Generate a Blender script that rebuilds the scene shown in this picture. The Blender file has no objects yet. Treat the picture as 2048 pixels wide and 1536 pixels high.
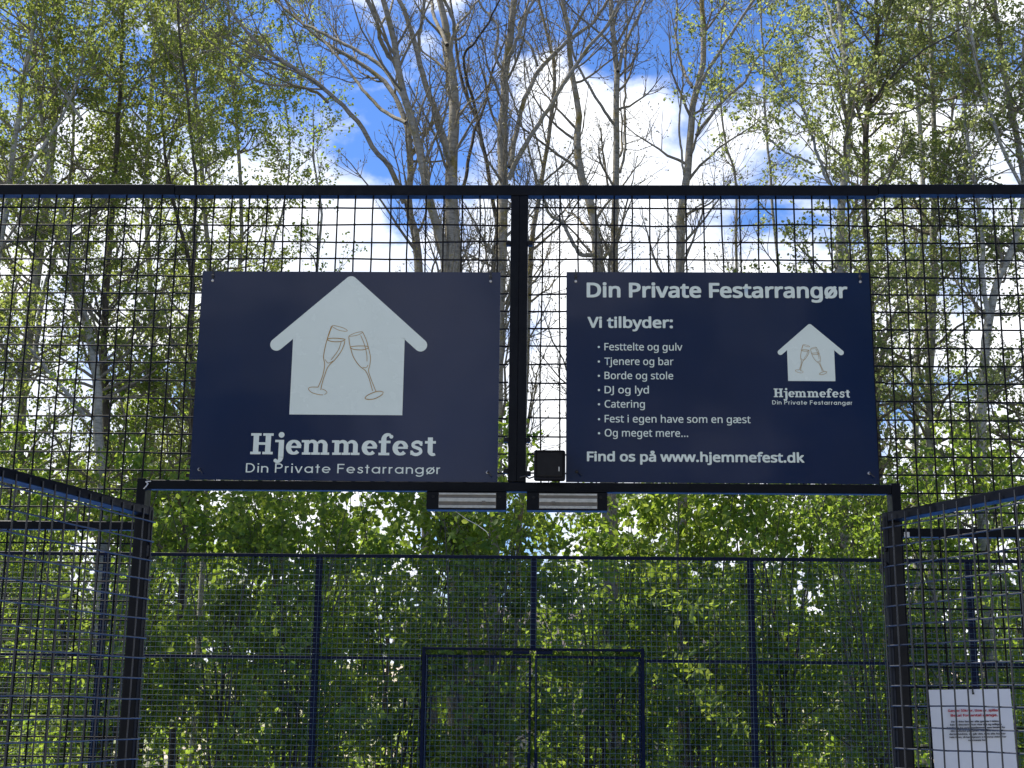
import bpy, bmesh, math, os
import numpy as np
from mathutils import Vector, Matrix

C = bpy.context.scene.collection
scn = bpy.context.scene
PI = math.pi

# ------------------------------------------------------------------ camera
CAM = np.array([0.0, -3.7395, 1.5535])
YAW, PITCH, ROLL, FPX = 0.0300, 0.2271, 0.0115, 2789.6
cy_, sy_ = math.cos(YAW), math.sin(YAW)
_F = np.array([-sy_ * math.cos(PITCH), cy_ * math.cos(PITCH), math.sin(PITCH)])
_R0 = np.array([cy_, sy_, 0.0])
_U0 = np.cross(_R0, _F)
_R = math.cos(ROLL) * _R0 + math.sin(ROLL) * _U0
_U = -math.sin(ROLL) * _R0 + math.cos(ROLL) * _U0
cam = bpy.data.cameras.new('camera')
cam.sensor_width = 36.0
cam.lens = FPX / 2048 * 36.0
cam.clip_end = 3000
camo = bpy.data.objects.new('camera', cam)
C.objects.link(camo)
M = Matrix.Identity(4)
for i in range(3):
    M[i][0] = _R[i]; M[i][1] = _U[i]; M[i][2] = -_F[i]; M[i][3] = CAM[i]
camo.matrix_world = M
scn.camera = camo

# ------------------------------------------------------------------ sun, sky, exposure
SUN_EL, SUN_AZ = math.radians(57), math.radians(-66)      # azimuth from +Y towards +X
sdir = Vector((math.sin(SUN_AZ) * math.cos(SUN_EL), math.cos(SUN_AZ) * math.cos(SUN_EL), math.sin(SUN_EL)))
sun = bpy.data.lights.new('sun', 'SUN')
sun.energy = 5.0
sun.angle = math.radians(0.5)
sun.color = (1.0, 0.95, 0.86)
suno = bpy.data.objects.new('sun', sun)
C.objects.link(suno)
suno.rotation_euler = sdir.to_track_quat('Z', 'Y').to_euler()
suno.location = (-20, 20, 30)

world = bpy.data.worlds.new('World')
scn.world = world
world.use_nodes = True
wt = world.node_tree
wt.nodes.clear()


def wn(t, **kw):
    n = wt.nodes.new(t)
    for k, v in kw.items():
        setattr(n, k, v)
    return n


def wmath(op, a, b=None, clamp=False):
    n = wn('ShaderNodeMath', operation=op, use_clamp=clamp)
    for i, v in enumerate((a, b)):
        if v is None:
            continue
        if isinstance(v, (int, float)):
            n.inputs[i].default_value = v
        else:
            wt.links.new(v, n.inputs[i])
    return n.outputs[0]


sky = wn('ShaderNodeTexSky', sky_type='NISHITA')
sky.sun_disc = False
sky.sun_elevation = SUN_EL
sky.sun_rotation = SUN_AZ
sky.air_density = 1.0
sky.dust_density = 0.3
sky.ozone_density = 3.0
hs = wn('ShaderNodeHueSaturation')
hs.inputs['Saturation'].default_value = 1.18
hs.inputs['Value'].default_value = 1.0
wt.links.new(sky.outputs[0], hs.inputs['Color'])
tc = wn('ShaderNodeTexCoord')
sep = wn('ShaderNodeSeparateXYZ')
wt.links.new(tc.outputs['Generated'], sep.inputs[0])
dz = wmath('MAXIMUM', sep.outputs[2], 0.0)
cmb = wn('ShaderNodeMapping')
cmb.inputs['Location'].default_value = (1.3, 0.4, 2.2)
cmb.inputs['Scale'].default_value = (1.0, 1.0, 1.5)
wt.links.new(tc.outputs['Generated'], cmb.inputs[0])
no = wn('ShaderNodeTexNoise')
no.inputs['Scale'].default_value = 5.5
no.inputs['Detail'].default_value = 9
no.inputs['Roughness'].default_value = 0.56
no.inputs['Distortion'].default_value = 0.25
wt.links.new(cmb.outputs[0], no.inputs['Vector'])
mr = wn('ShaderNodeMapRange')
mr.inputs['From Min'].default_value = 0.32
mr.inputs['From Max'].default_value = 0.50
mr.inputs['To Min'].default_value = 0.10
mr.inputs['To Max'].default_value = -0.10
wt.links.new(dz, mr.inputs['Value'])
cl = wmath('ADD', no.outputs[0], mr.outputs[0])
ss = wn('ShaderNodeMapRange', interpolation_type='SMOOTHSTEP')
ss.inputs['From Min'].default_value = 0.47
ss.inputs['From Max'].default_value = 0.58
wt.links.new(cl, ss.inputs['Value'])
no2 = wn('ShaderNodeTexNoise')
no2.inputs['Scale'].default_value = 11.0
no2.inputs['Detail'].default_value = 5
wt.links.new(cmb.outputs[0], no2.inputs['Vector'])
cc = wn('ShaderNodeValToRGB')
cc.color_ramp.elements[0].position = 0.3
cc.color_ramp.elements[0].color = (6.2, 7.0, 8.6, 1)
cc.color_ramp.elements[1].position = 0.62
cc.color_ramp.elements[1].color = (11.0, 11.2, 11.6, 1)
wt.links.new(no2.outputs[0], cc.inputs[0])
mx = wn('ShaderNodeMix', data_type='RGBA')
wt.links.new(ss.outputs[0], mx.inputs[0])
tint = wn('ShaderNodeMix', data_type='RGBA', blend_type='MULTIPLY')
tint.inputs[0].default_value = 1.0
tint.inputs[7].default_value = (1.02, 1.10, 1.42, 1)
wt.links.new(hs.outputs[0], tint.inputs[6])
wt.links.new(tint.outputs[2], mx.inputs[6])
wt.links.new(cc.outputs[0], mx.inputs[7])
bg = wn('ShaderNodeBackground')
bg.inputs['Strength'].default_value = 0.075
wt.links.new(mx.outputs[2], bg.inputs['Color'])
wo = wn('ShaderNodeOutputWorld')
wt.links.new(bg.outputs[0], wo.inputs[0])

scn.view_settings.view_transform = 'Standard'
scn.view_settings.look = 'None'
scn.view_settings.exposure = 0.9
scn.view_settings.gamma = 1.0
scn.render.engine = 'CYCLES'
scn.cycles.max_bounces = 8
scn.cycles.transmission_bounces = 6
scn.cycles.transparent_max_bounces = 8
scn.cycles.use_denoising = True
scn.cycles.denoiser = 'OPENIMAGEDENOISE'
scn.cycles.denoising_input_passes = 'RGB_ALBEDO_NORMAL'
scn.cycles.denoising_prefilter = 'ACCURATE'
world.cycles.sampling_method = 'MANUAL'
world.cycles.sample_map_resolution = 2048
scn.render.filter_size = 1.5


# ------------------------------------------------------------------ helpers
def onY(u, v, Y):
    d = _F + _R * ((u - 1024) / FPX) + _U * ((768 - v) / FPX)
    return CAM + d * ((Y - CAM[1]) / d[1])


def tag(o, label=None, cat=None, group=None, kind=None):
    for k, v in (('label', label), ('category', cat), ('group', group), ('kind', kind)):
        if v:
            o[k] = v
    return o


def link(name, me, mat=None, parent=None):
    o = bpy.data.objects.new(name, me)
    C.objects.link(o)
    if mat is not None and me is not None and not me.materials:
        me.materials.append(mat)
    if parent is not None:
        o.parent = parent
    return o


def empty(name, loc=(0, 0, 0), rz=0.0):
    o = bpy.data.objects.new(name, None)
    o.empty_display_size = 0.2
    C.objects.link(o)
    o.location = loc
    o.rotation_euler = (0, 0, rz)
    return o


def npmesh(name, V, F, smooth=False):
    """V (n,3), F (m,k) one polygon size."""
    V = np.ascontiguousarray(V, dtype=np.float32)
    F = np.ascontiguousarray(F, dtype=np.int32)
    me = bpy.data.meshes.new(name)
    m, k = F.shape
    me.vertices.add(len(V)); me.vertices.foreach_set('co', V.ravel())
    me.loops.add(m * k); me.loops.foreach_set('vertex_index', F.ravel())
    me.polygons.add(m)
    me.polygons.foreach_set('loop_start', np.arange(0, m * k, k, dtype=np.int32))
    me.polygons.foreach_set('loop_total', np.full(m, k, dtype=np.int32))
    if smooth:
        me.polygons.foreach_set('use_smooth', np.ones(m, dtype=bool))
    me.update(calc_edges=True)
    return me


class MB:
    """collects quads of boxes, bars and plates for one mesh"""
    def __init__(s):
        s.bm = bmesh.new()

    def box(s, x0, x1, y0, y1, z0, z1, bev=0.0, seg=2):
        r = bmesh.ops.create_cube(s.bm, size=1.0)
        vs = r['verts']
        for v in vs:
            v.co = Vector((x0 + (v.co.x + .5) * (x1 - x0), y0 + (v.co.y + .5) * (y1 - y0), z0 + (v.co.z + .5) * (z1 - z0)))
        if bev:
            es = list({e for v in vs for e in v.link_edges})
            bmesh.ops.bevel(s.bm, geom=es, offset=bev, segments=seg, affect='EDGES', profile=.6)
        return s

    def cyl(s, a, b, r, n=10, r2=None):
        a, b = Vector(a), Vector(b)
        d = b - a
        q = d.to_track_quat('Z', 'Y').to_matrix().to_4x4()
        bmesh.ops.create_cone(s.bm, cap_ends=True, segments=n, radius1=r, radius2=r if r2 is None else r2, depth=d.length,
                              matrix=Matrix.Translation((a + b) / 2) @ q)
        return s

    def build(s, name, mat, parent=None, smooth=False):
        me = bpy.data.meshes.new(name)
        bmesh.ops.recalc_face_normals(s.bm, faces=s.bm.faces)
        s.bm.to_mesh(me)
        s.bm.free()
        if smooth:
            for p in me.polygons:
                p.use_smooth = True
        return link(name, me, mat, parent)


def tubes(P, R, sides):
    """P (m,n,3) polylines, R (m,n) radii -> V, F of open tubes"""
    m, n, _ = P.shape
    T = np.empty_like(P)
    T[:, 1:-1] = P[:, 2:] - P[:, :-2]
    T[:, 0] = P[:, 1] - P[:, 0]
    T[:, -1] = P[:, -1] - P[:, -2]
    T /= np.linalg.norm(T, axis=2, keepdims=True) + 1e-9
    ref = np.where(np.abs(T[:, :1, 2:3]) > .9, np.array([1., 0, 0]), np.array([0, 0, 1.]))
    ref = np.broadcast_to(ref, T.shape)
    A = np.cross(T, ref)
    A /= np.linalg.norm(A, axis=2, keepdims=True) + 1e-9
    B = np.cross(T, A)
    th = np.arange(sides) / sides * 2 * PI
    V = P[:, :, None] + R[:, :, None, None] * (A[:, :, None] * np.cos(th)[None, None, :, None] + B[:, :, None] * np.sin(th)[None, None, :, None])
    idx = np.arange(m * n * sides).reshape(m, n, sides)
    a = idx[:, :-1, :]; b = idx[:, 1:, :]
    F = np.stack([a, np.roll(a, -1, 2), np.roll(b, -1, 2), b], -1).reshape(-1, 4)
    return V.reshape(-1, 3), F


def join(parts):
    Vs, Fs, o = [], [], 0
    for V, F in parts:
        Vs.append(V); Fs.append(F + o); o += len(V)
    return np.concatenate(Vs), np.concatenate(Fs)


# ------------------------------------------------------------------ materials
def mat(name):
    m = bpy.data.materials.new(name)
    m.use_nodes = True
    nt = m.node_tree
    return m, nt, nt.nodes['Principled BSDF']


def nn(nt, t, **kw):
    n = nt.nodes.new(t)
    for k, v in kw.items():
        setattr(n, k, v)
    return n


def noise(nt, scale, detail=4, rough=.55, vec=None, dist=0.0):
    n = nn(nt, 'ShaderNodeTexNoise')
    n.inputs['Scale'].default_value = scale
    n.inputs['Detail'].default_value = detail
    n.inputs['Roughness'].default_value = rough
    n.inputs['Distortion'].default_value = dist
    if vec is None:
        vec = nn(nt, 'ShaderNodeTexCoord').outputs['Object']
    nt.links.new(vec, n.inputs['Vector'])
    return n.outputs[0]


def ramp(nt, fac, stops):
    r = nn(nt, 'ShaderNodeValToRGB')
    e = r.color_ramp.elements
    while len(e) < len(stops):
        e.new(.5)
    for i, (p, c) in enumerate(stops):
        e[i].position = p
        e[i].color = (*c, 1) if len(c) == 3 else c
    nt.links.new(fac, r.inputs[0])
    return r.outputs[0]


def bump(nt, p, h, strength=.3, dist=.01):
    b = nn(nt, 'ShaderNodeBump')
    b.inputs['Strength'].default_value = strength
    b.inputs['Distance'].default_value = dist
    nt.links.new(h, b.inputs['Height'])
    nt.links.new(b.outputs[0], p.inputs['Normal'])


def paint(name, c1, c2, rough=.4, spec=.5, sc=14, chips=False):
    m, nt, p = mat(name)
    f = noise(nt, sc, 6, .65)
    nt.links.new(ramp(nt, f, [(.35, c1), (.7, c2)]), p.inputs['Base Color'])
    nt.links.new(ramp(nt, noise(nt, sc * 3, 4), [(.3, (rough - .1,) * 3), (.7, (rough + .12,) * 3)]), p.inputs['Roughness'])
    p.inputs['Specular IOR Level'].default_value = spec
    if chips:
        ch = ramp(nt, noise(nt, 55, 2, .5), [(.80, (0, 0, 0)), (.82, (1, 1, 1))])
        mx_ = nn(nt, 'ShaderNodeMix', data_type='RGBA')
        nt.links.new(ch, mx_.inputs[0])
        nt.links.new(p.inputs['Base Color'].links[0].from_socket, mx_.inputs[6])
        mx_.inputs[7].default_value = (.34, .33, .31, 1)
        nt.links.new(mx_.outputs[2], p.inputs['Base Color'])
        bump(nt, p, noise(nt, 30, 3), .12, .004)
    return m


FRAME = paint('black_frame_paint', (.0022, .003, .006), (.0045, .006, .010), .36, .12, chips=True)
LEAFFRAME = paint('gate_frame_paint', (.0022, .0032, .006), (.005, .0065, .011), .36, .10, chips=True)
LIT_WIRE = paint('lit_wire_paint', (.016, .018, .024), (.030, .034, .042), .34, .45)  # lighter than the fence wires: sun highlights put into the gate mesh colour
FENCEWIRE = paint('fence_wire_paint', (.0018, .002, .003), (.004, .0045, .006), .45, .1)
FARPAINT = paint('navy_fence_paint', (.002, .0035, .010), (.0035, .006, .016), .4, .12)
FARWIRE = paint('lit_far_wire_paint', (.030, .046, .050), (.048, .070, .074), .34, .5)  # navy wires lifted to grey-teal, so sky light is painted into the colour
PLASTIC = paint('black_plastic', (.006, .006, .008), (.011, .011, .013), .5, .2, 40)
STEEL = paint('lock_steel', (.30, .31, .29), (.46, .47, .44), .38, .5, 60)
RESIN = paint('lock_resin', (.09, .085, .075), (.15, .13, .11), .5, .4, 50)
ZINC = paint('zinc', (.35, .35, .36), (.6, .6, .6), .35, .6, 80)
TIE = paint('black_nylon', (.010, .010, .011), (.02, .02, .02), .4)
TAPE = paint('white_tape', (.45, .46, .45), (.66, .66, .63), .5, .3, 60)
WHITE = paint('white_print', (.60, .67, .63), (.63, .70, .66), .22, .5, 5)
GOLD = paint('gold_print', (.30, .165, .03), (.40, .24, .06), .4, .5, 40)
PAPER = paint('paper', (.54, .58, .66), (.60, .64, .71), .6, .3, 7)
INK = paint('ink', (.012, .012, .014), (.03, .03, .032), .6, .3)
REDINK = paint('red_ink', (.36, .02, .03), (.42, .04, .05), .6, .3)


def sign_mat():
    m, nt, p = mat('navy_sign_vinyl')
    f = noise(nt, 3, 5)
    nt.links.new(ramp(nt, f, [(.3, (.0010, .0085, .042)), (.75, (.0018, .0110, .052))]), p.inputs['Base Color'])
    # dust specks and scuffs
    sp = noise(nt, 90, 3, .7)
    r = ramp(nt, sp, [(.68, (.13,) * 3), (.78, (.40,) * 3)])
    nt.links.new(r, p.inputs['Roughness'])
    p.inputs['Specular IOR Level'].default_value = .34
    bump(nt, p, noise(nt, 2.6, 2), .10, .04)
    return m


NAVY = sign_mat()


def bark_mat(name, base, dark, moss, mossamt):
    m, nt, p = mat(name)
    co = nn(nt, 'ShaderNodeTexCoord').outputs['Object']
    mp = nn(nt, 'ShaderNodeMapping')
    mp.inputs['Scale'].default_value = (9, 9, 30)
    nt.links.new(co, mp.inputs[0])
    f = noise(nt, 1.0, 7, .7, mp.outputs[0])
    col = ramp(nt, f, [(.30, dark), (.48, base), (.7, tuple(min(1, c * 1.35) for c in base))])
    f2 = noise(nt, 2.6, 6, .7, co)
    f3 = ramp(nt, f2, [(1 - mossamt - .08, (0, 0, 0)), (1 - mossamt + .05, (1, 1, 1))])
    mix = nn(nt, 'ShaderNodeMix', data_type='RGBA')
    nt.links.new(f3, mix.inputs[0])
    nt.links.new(col, mix.inputs[6])
    mix.inputs[7].default_value = (*moss, 1)
    nt.links.new(mix.outputs[2], p.inputs['Base Color'])
    p.inputs['Roughness'].default_value = .85
    p.inputs['Specular IOR Level'].default_value = .2
    bump(nt, p, f, .6, .02)
    return m


BARK = bark_mat('grey_bark', (.26, .235, .18), (.095, .082, .06), (.20, .155, .04), .40)
BARK2 = bark_mat('pale_bark', (.29, .28, .23), (.08, .07, .055), (.12, .13, .04), .36)
TWIG = bark_mat('twig_bark', (.19, .165, .115), (.075, .064, .044), (.13, .13, .035), .3)
DARKBARK = bark_mat('dark_bark', (.07, .06, .045), (.03, .026, .02), (.06, .065, .02), .35)


def leaf_mat(name, cols, trans, tmix=.5, gloss=.5):
    """cols: darker .. lighter base colours of single leaves, trans: light that comes through"""
    m = bpy.data.materials.new(name)
    m.use_nodes = True
    nt = m.node_tree
    nt.nodes.clear()
    geo = nn(nt, 'ShaderNodeNewGeometry')
    n = len(cols)
    c = ramp(nt, geo.outputs['Random Per Island'], [(i / max(1, n - 1), cols[i]) for i in range(n)])
    t = ramp(nt, geo.outputs['Random Per Island'], [(0, trans[0]), (1, trans[1])])
    d = nn(nt, 'ShaderNodeBsdfPrincipled')
    nt.links.new(c, d.inputs['Base Color'])
    d.inputs['Roughness'].default_value = gloss
    d.inputs['Specular IOR Level'].default_value = .3
    tr = nn(nt, 'ShaderNodeBsdfTranslucent')
    nt.links.new(t, tr.inputs['Color'])
    mx = nn(nt, 'ShaderNodeMixShader')
    mx.inputs[0].default_value = tmix
    nt.links.new(d.outputs[0], mx.inputs[1])
    nt.links.new(tr.outputs[0], mx.inputs[2])
    o = nn(nt, 'ShaderNodeOutputMaterial')
    nt.links.new(mx.outputs[0], o.inputs[0])
    return m


LEAF_POPLAR = leaf_mat('poplar_leaf', [(.05, .08, .018), (.08, .115, .026), (.115, .14, .04)], [(.32, .42, .06), (.52, .58, .13)], .5)
LEAF_PALE = leaf_mat('pale_poplar_leaf', [(.06, .09, .03), (.09, .12, .045), (.12, .145, .06)], [(.36, .44, .10), (.54, .60, .20)], .5, .5)
LEAF_SHRUB = leaf_mat('shrub_leaf', [(.04, .08, .015), (.065, .115, .02), (.10, .14, .03)], [(.30, .48, .04), (.50, .62, .08)], .5)
LEAF_LIGHT = leaf_mat('light_shrub_leaf', [(.04, .08, .012), (.07, .12, .018), (.10, .15, .03)], [(.32, .46, .04), (.50, .60, .09)], .5)
LEAF_FAR = leaf_mat('far_leaf', [(.03, .06, .012), (.05, .085, .018), (.08, .11, .025)], [(.22, .34, .03), (.36, .46, .06)], .5)
BUD = leaf_mat('opening_bud', [(.06, .055, .02), (.09, .085, .03), (.12, .12, .05)], [(.20, .18, .05), (.28, .27, .08)], .3)


def flat_mat(name, stops, scale, rough=.9, detail=8, bumpk=.4, bd=.02):
    m, nt, p = mat(name)
    f = noise(nt, scale, detail, .65)
    nt.links.new(ramp(nt, f, stops), p.inputs['Base Color'])
    p.inputs['Roughness'].default_value = rough
    bump(nt, p, noise(nt, scale * 12, 3), bumpk, bd)
    return m


EARTH = flat_mat('grassy_earth', [(.3, (.06, .08, .025)), (.5, (.11, .11, .05)), (.72, (.22, .17, .10))], .6)
TURF = flat_mat('blue_artificial_turf', [(.3, (.02, .14, .52)), (.7, (.035, .18, .64))], 3.0, .85)
PAVE = flat_mat('grey_paving', [(.3, (.22, .215, .2)), (.7, (.33, .32, .30))], 2.0)

# ------------------------------------------------------------------ ground
def sheet(name, x0, x1, y0, y1, z, m):
    me = npmesh(name, [(x0, y0, z), (x1, y0, z), (x1, y1, z), (x0, y1, z)], [(0, 1, 2, 3)])
    return tag(link(name, me, m), kind='structure')


sheet('ground', -900, 900, -900, 900, 0.0, EARTH)
# a dry sunlit bank that rises beyond the wood
nx, ny = 60, 16
V, F = [], []
_r = np.random.default_rng(3)
for j in range(ny + 1):
    for i in range(nx + 1):
        x, y = -120 + 240 * i / nx, 36 + 60 * j / ny
        k = min(1, j / 6)
        V.append((x, y, -.05 + 3.6 * (3 * k * k - 2 * k ** 3) + (_r.normal() * .12 + .3 * math.sin(x * .13)) * k))
for j in range(ny):
    for i in range(nx):
        a = j * (nx + 1) + i
        F.append((a, a + 1, a + nx + 2, a + nx + 1))
DRY = flat_mat('dry_grass_bank', [(.36, (.12, .16, .05)), (.50, (.34, .30, .18)), (.58, (.56, .45, .37)), (.70, (.16, .20, .07))], .35)
tag(link('bank', npmesh('bank', V, F, True), DRY), kind='structure')
sheet('path', -14, 14, -9, -0.06, 0.004, PAVE)
sheet('padel_court_surface', -10.2, 9.8, -0.05, 10.05, 0.008, TURF)


# ------------------------------------------------------------------ welded mesh
_wr = np.random.default_rng(11)


def bend(P, amp, axes):
    """wires that are never quite straight: each wanders by a millimetre or so along its length"""
    if not amp:
        return P
    n = 15
    t = np.linspace(0, 1, n)[None, :, None]
    Q = P[:, :1] * (1 - t) + P[:, 1:] * t
    for ax in axes:
        ph, fr, am = (_wr.uniform(0, 6.3, (len(P), 1)), _wr.uniform(3, 11, (len(P), 1)), _wr.normal(0, amp, (len(P), 1)))
        Q[:, :, ax] += am * np.sin(ph + fr * t[0, :, 0][None]) + _wr.normal(0, amp * .35, (len(P), n))
    return Q


def wire_mesh(rects, gx, gz, pitch, y, r, sides=6, bent=0.0):
    """rects: (x0,x1,z0,z1) regions of a 50 mm welded mesh in the XZ plane at y; the two wire layers touch"""
    parts = []
    for x0, x1, z0, z1 in rects:
        kx = np.arange(math.ceil((x0 - gx) / pitch), math.floor((x1 - gx) / pitch) + 1) * pitch + gx
        kz = np.arange(math.ceil((z0 - gz) / pitch), math.floor((z1 - gz) / pitch) + 1) * pitch + gz
        if len(kx):
            P = np.zeros((len(kx), 2, 3)); P[:, :, 0] = kx[:, None]; P[:, 0, 2] = z0; P[:, 1, 2] = z1; P[:, :, 1] = y - r * .9
            P = bend(P, bent, (0, 1))
            parts.append(tubes(P, np.full(P.shape[:2], r), sides))
        if len(kz):
            P = np.zeros((len(kz), 2, 3)); P[:, :, 2] = kz[:, None]; P[:, 0, 0] = x0; P[:, 1, 0] = x1; P[:, :, 1] = y + r * .9
            P = bend(P, bent, (2, 1))
            parts.append(tubes(P, np.full(P.shape[:2], r), sides))
    return npmesh('mesh_panel', *join(parts), smooth=True)


# ------------------------------------------------------------------ near fence
fence = tag(empty('court_fence', (-.1, .015, 0)), 'near black court fence with open mesh, carrying both blue signs above the gateway', 'fence')
fence_off = Vector((.1, -.015, 0))


def part(mb, name, m, parent, smooth=False):
    o = mb.build(name, m, parent, smooth)
    o.location = -Vector(parent.location)
    return o


XL, XR = -4.06, 3.86
# top rail in three welded lengths; the outer ones sit a few mm off
b = MB().box(-1.085, 0.915, 0, .034, 2.969, 3.0, .002, 1)
part(b, 'top_rail', FRAME, fence)
b = MB()
b.box(XL, -1.086, .001, .035, 2.971, 3.002, .002, 1)
o = part(b, 'top_rail', FRAME, fence)
b = MB().box(.916, XR, .001, .035, 2.974, 3.003, .002, 1)
part(b, 'top_rail', FRAME, fence)
for x in (-.121, -.0964):
    part(MB().box(x, x + .0245, .001, .036, 2.147, 2.968, .0025, 2), 'post', FRAME, fence)
for x0, x1 in ((-1.1335, -1.109), (.911, .9355)):
    part(MB().box(x0, x1, .001, .060, .01, 2.150, .0025, 2), 'post', FRAME, fence)
for x0, x1 in ((-3.2, -3.14), (3.0, 3.06)):
    part(MB().box(x0, x1, .004, .064, .01, 2.966, .003, 2), 'post', FRAME, fence)
part(MB().box(-1.1085, .9105, 0, .030, 2.120, 2.1455, .002, 1), 'lintel', FRAME, fence)
part(MB().box(XL, -1.134, .002, .030, 2.008, 2.031, .002, 1), 'mid_rail', FRAME, fence)
b = MB().box(.936, XR, .002, .030, 2.006, 2.029, .002, 1)
mr_ = part(b, 'mid_rail', FRAME, fence)
part(MB().box(.938, .952, -.001, .0015, 2.004, 2.018), 'sticker', TAPE, fence)
part(MB().box(-1.128, -1.116, -.0005, .0005, 1.83, 1.895), 'sticker', TAPE, fence)
GZ = 2.9352
me = wire_mesh([(-1.1095, -.123, 2.147, 2.972), (XL, -1.1095, .03, 2.972)], -.1595, GZ, .0508, .014, .0025, bent=.0013)
o = link('mesh_panel', me, FENCEWIRE, fence); o.location = -Vector(fence.location)
me = wire_mesh([(-.069, .9115, 2.147, 2.972), (.9115, XR, .03, 2.972)], -.0323, GZ, .0508, .014, .0025, bent=.0013)
o = link('mesh_panel', me, FENCEWIRE, fence); o.location = -Vector(fence.location)
# clamps that tie the mesh to the centre posts
for x0, x1, z in ((-.134, -.119, 2.826), (-.073, -.058, 2.826), (-.073, -.060, 2.262), (-.134, -.119, 2.262), (-.134, -.119, 2.176), (-.073, -.058, 2.17)):
    b = MB().box(x0, x1, -.004, .016, z - .007, z + .006, .003, 2)
    b.cyl(((x0 + x1) / 2, -.008, z), ((x0 + x1) / 2, -.003, z), .0045, 6)
    part(b, 'clamp', PLASTIC, fence)
# a white cable tie tail at the lintel's left end
b = MB()
pts = [(-1.108, -.004, 2.139), (-1.100, -.007, 2.133), (-1.106, -.008, 2.124), (-1.112, -.006, 2.119)]
for a, c in zip(pts[:-1], pts[1:]):
    b.cyl(a, c, .0016, 6)
b.cyl((-1.108, -.004, 2.139), (-1.094, -.003, 2.1405), .0016, 6)
part(b, 'cable_tie', TAPE, fence)

# ------------------------------------------------------------------ gate leaves swung open towards the camera
def gate_leaf(loc, ang, flip, label):
    """local X runs from the hinge along the leaf; local Y is the side the mesh is on (times flip)"""
    t = tag(empty('gate_leaf', loc, ang), label, 'gate', 'open gate leaves of the near gateway')
    H, L = 2.062, 1.0
    f = flip
    yb = -.042 * f                                               # back of the tubes
    y0, y1 = min(0, yb), max(0, yb)
    b = MB()
    b.box(0, .024, y0, y1, .03, H, .0025, 2)
    b.box(L - .024, L, y0, y1, .03, H, .0025, 2)
    b.box(.0242, L - .0242, y0, y1, H - .024, H, .0025, 2)
    b.box(.0242, L - .0242, y0, y1, .03, .054, .0025, 2)
    b.build('leaf_frame', LEAFFRAME, t)
    m = wire_mesh([(.003, L - .003, .036, H - .009)], .006, .040, .0508, .0042 * f, .0022, bent=.0011)
    link('mesh_panel', m, LIT_WIRE, t)
    for z in (.35, 1.05, 1.80):
        hb = MB()
        hb.cyl((-.012, yb * .5, z - .05), (-.012, yb * .5, z + .05), .011, 14)
        hb.box(-.0115, -.0005, y0 + .012, y1 - .012, z - .035, z + .035)
        hb.build('hinge', FRAME, t)
    for z in (1.965, 1.925):
        MB().cyl((.012, .0005 * f, z), (.012, .006 * f, z), .006, 10).build('bolt', PLASTIC, t)
    return t


aL = math.atan2(-.971, -.239)
aR = math.atan2(-.919, .393)
gate_leaf((-1.066, -.052, 0), aL, 1, 'black mesh gate leaf swung open on the left, its face in shade')
gate_leaf((.870, -.045, 0), aR, -1, 'black mesh gate leaf swung open on the right, in front of the paper notice')


# ------------------------------------------------------------------ lettering
FONT = None
try:
    FONT = bpy.data.fonts.load(os.path.join(bpy.utils.system_resource('DATAFILES'), 'fonts', 'NotoSansHebrew-Regular.woff2'))
except Exception:
    FONT = None


def raw_text(body, bold=0.0, spacing=1.0, align='LEFT'):
    cu = bpy.data.curves.new('lettering', 'FONT')
    cu.body = body
    cu.size = 1.0
    cu.offset = bold
    cu.space_character = spacing
    cu.align_x = align
    cu.resolution_u = 3
    if FONT is not None:
        cu.font = FONT
    o = bpy.data.objects.new('lettering', cu)
    C.objects.link(o)
    dg = bpy.context.evaluated_depsgraph_get()
    me = bpy.data.meshes.new_from_object(o.evaluated_get(dg))
    bpy.data.objects.remove(o)
    bpy.data.curves.remove(cu)
    me.materials.clear()
    return me


def bounds(me):
    n = len(me.vertices)
    a = np.empty(n * 3, dtype=np.float32)
    me.vertices.foreach_get('co', a)
    return a.reshape(-1, 3)


_cap = bounds(raw_text('H'))[:, 1].max()


def lettering(body, x0, x1, y, cap, parent, m, d=.0006, bold=0.0, spacing=1.0, rot=0.0):
    """flat lettering in the sign plane: local X right, local Z up, set d in front of the panel's face (local -Y);
    bold lays copies a hair apart, each nudged outwards"""
    me = raw_text(body, 0.0, spacing)
    a = bounds(me)
    me.calc_loop_triangles()
    tri = np.empty(len(me.loop_triangles) * 3, dtype=np.int32)
    me.loop_triangles.foreach_get('vertices', tri)
    tri = tri.reshape(-1, 3)
    sx = (x1 - x0) / (a[:, 0].max() - a[:, 0].min() + 2 * bold)
    sz = cap / (_cap + 2 * bold)
    n = 8 if bold > .01 else (4 if bold else 1)
    parts = []
    for k in range(n):
        t = k / n * 2 * PI + PI / 4
        dx, dy = (bold * math.cos(t) * 1.15, bold * math.sin(t) * 1.15) if bold else (0, 0)
        dx, dy = max(-bold, min(bold, dx)), max(-bold, min(bold, dy))
        out = np.zeros_like(a)
        out[:, 0] = x0 + (a[:, 0] - a[:, 0].min() + bold + dx) * sx
        out[:, 2] = y + (a[:, 1] + bold + dy) * sz
        out[:, 1] = -d - k * .00012
        parts.append((out, tri))
    return link('lettering', npmesh('lettering', *join(parts)), m, parent)


def ribbon(pts, w):
    p = np.array(pts, float)
    n = len(p)
    w = np.full(n, w, float) if np.isscalar(w) else np.array(w, float)
    t = np.gradient(p, axis=0)
    if np.allclose(p[0], p[-1]):
        t[0] = t[-1] = p[1] - p[-2]
    t /= np.linalg.norm(t, axis=1, keepdims=True) + 1e-9
    nr = np.stack([-t[:, 1], t[:, 0]], 1)
    L, R = p + nr * w[:, None] / 2, p - nr * w[:, None] / 2
    V = np.concatenate([L, R])
    F = np.array([(i, i + 1, n + i + 1, n + i) for i in range(n - 1)])
    return V, F


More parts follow.
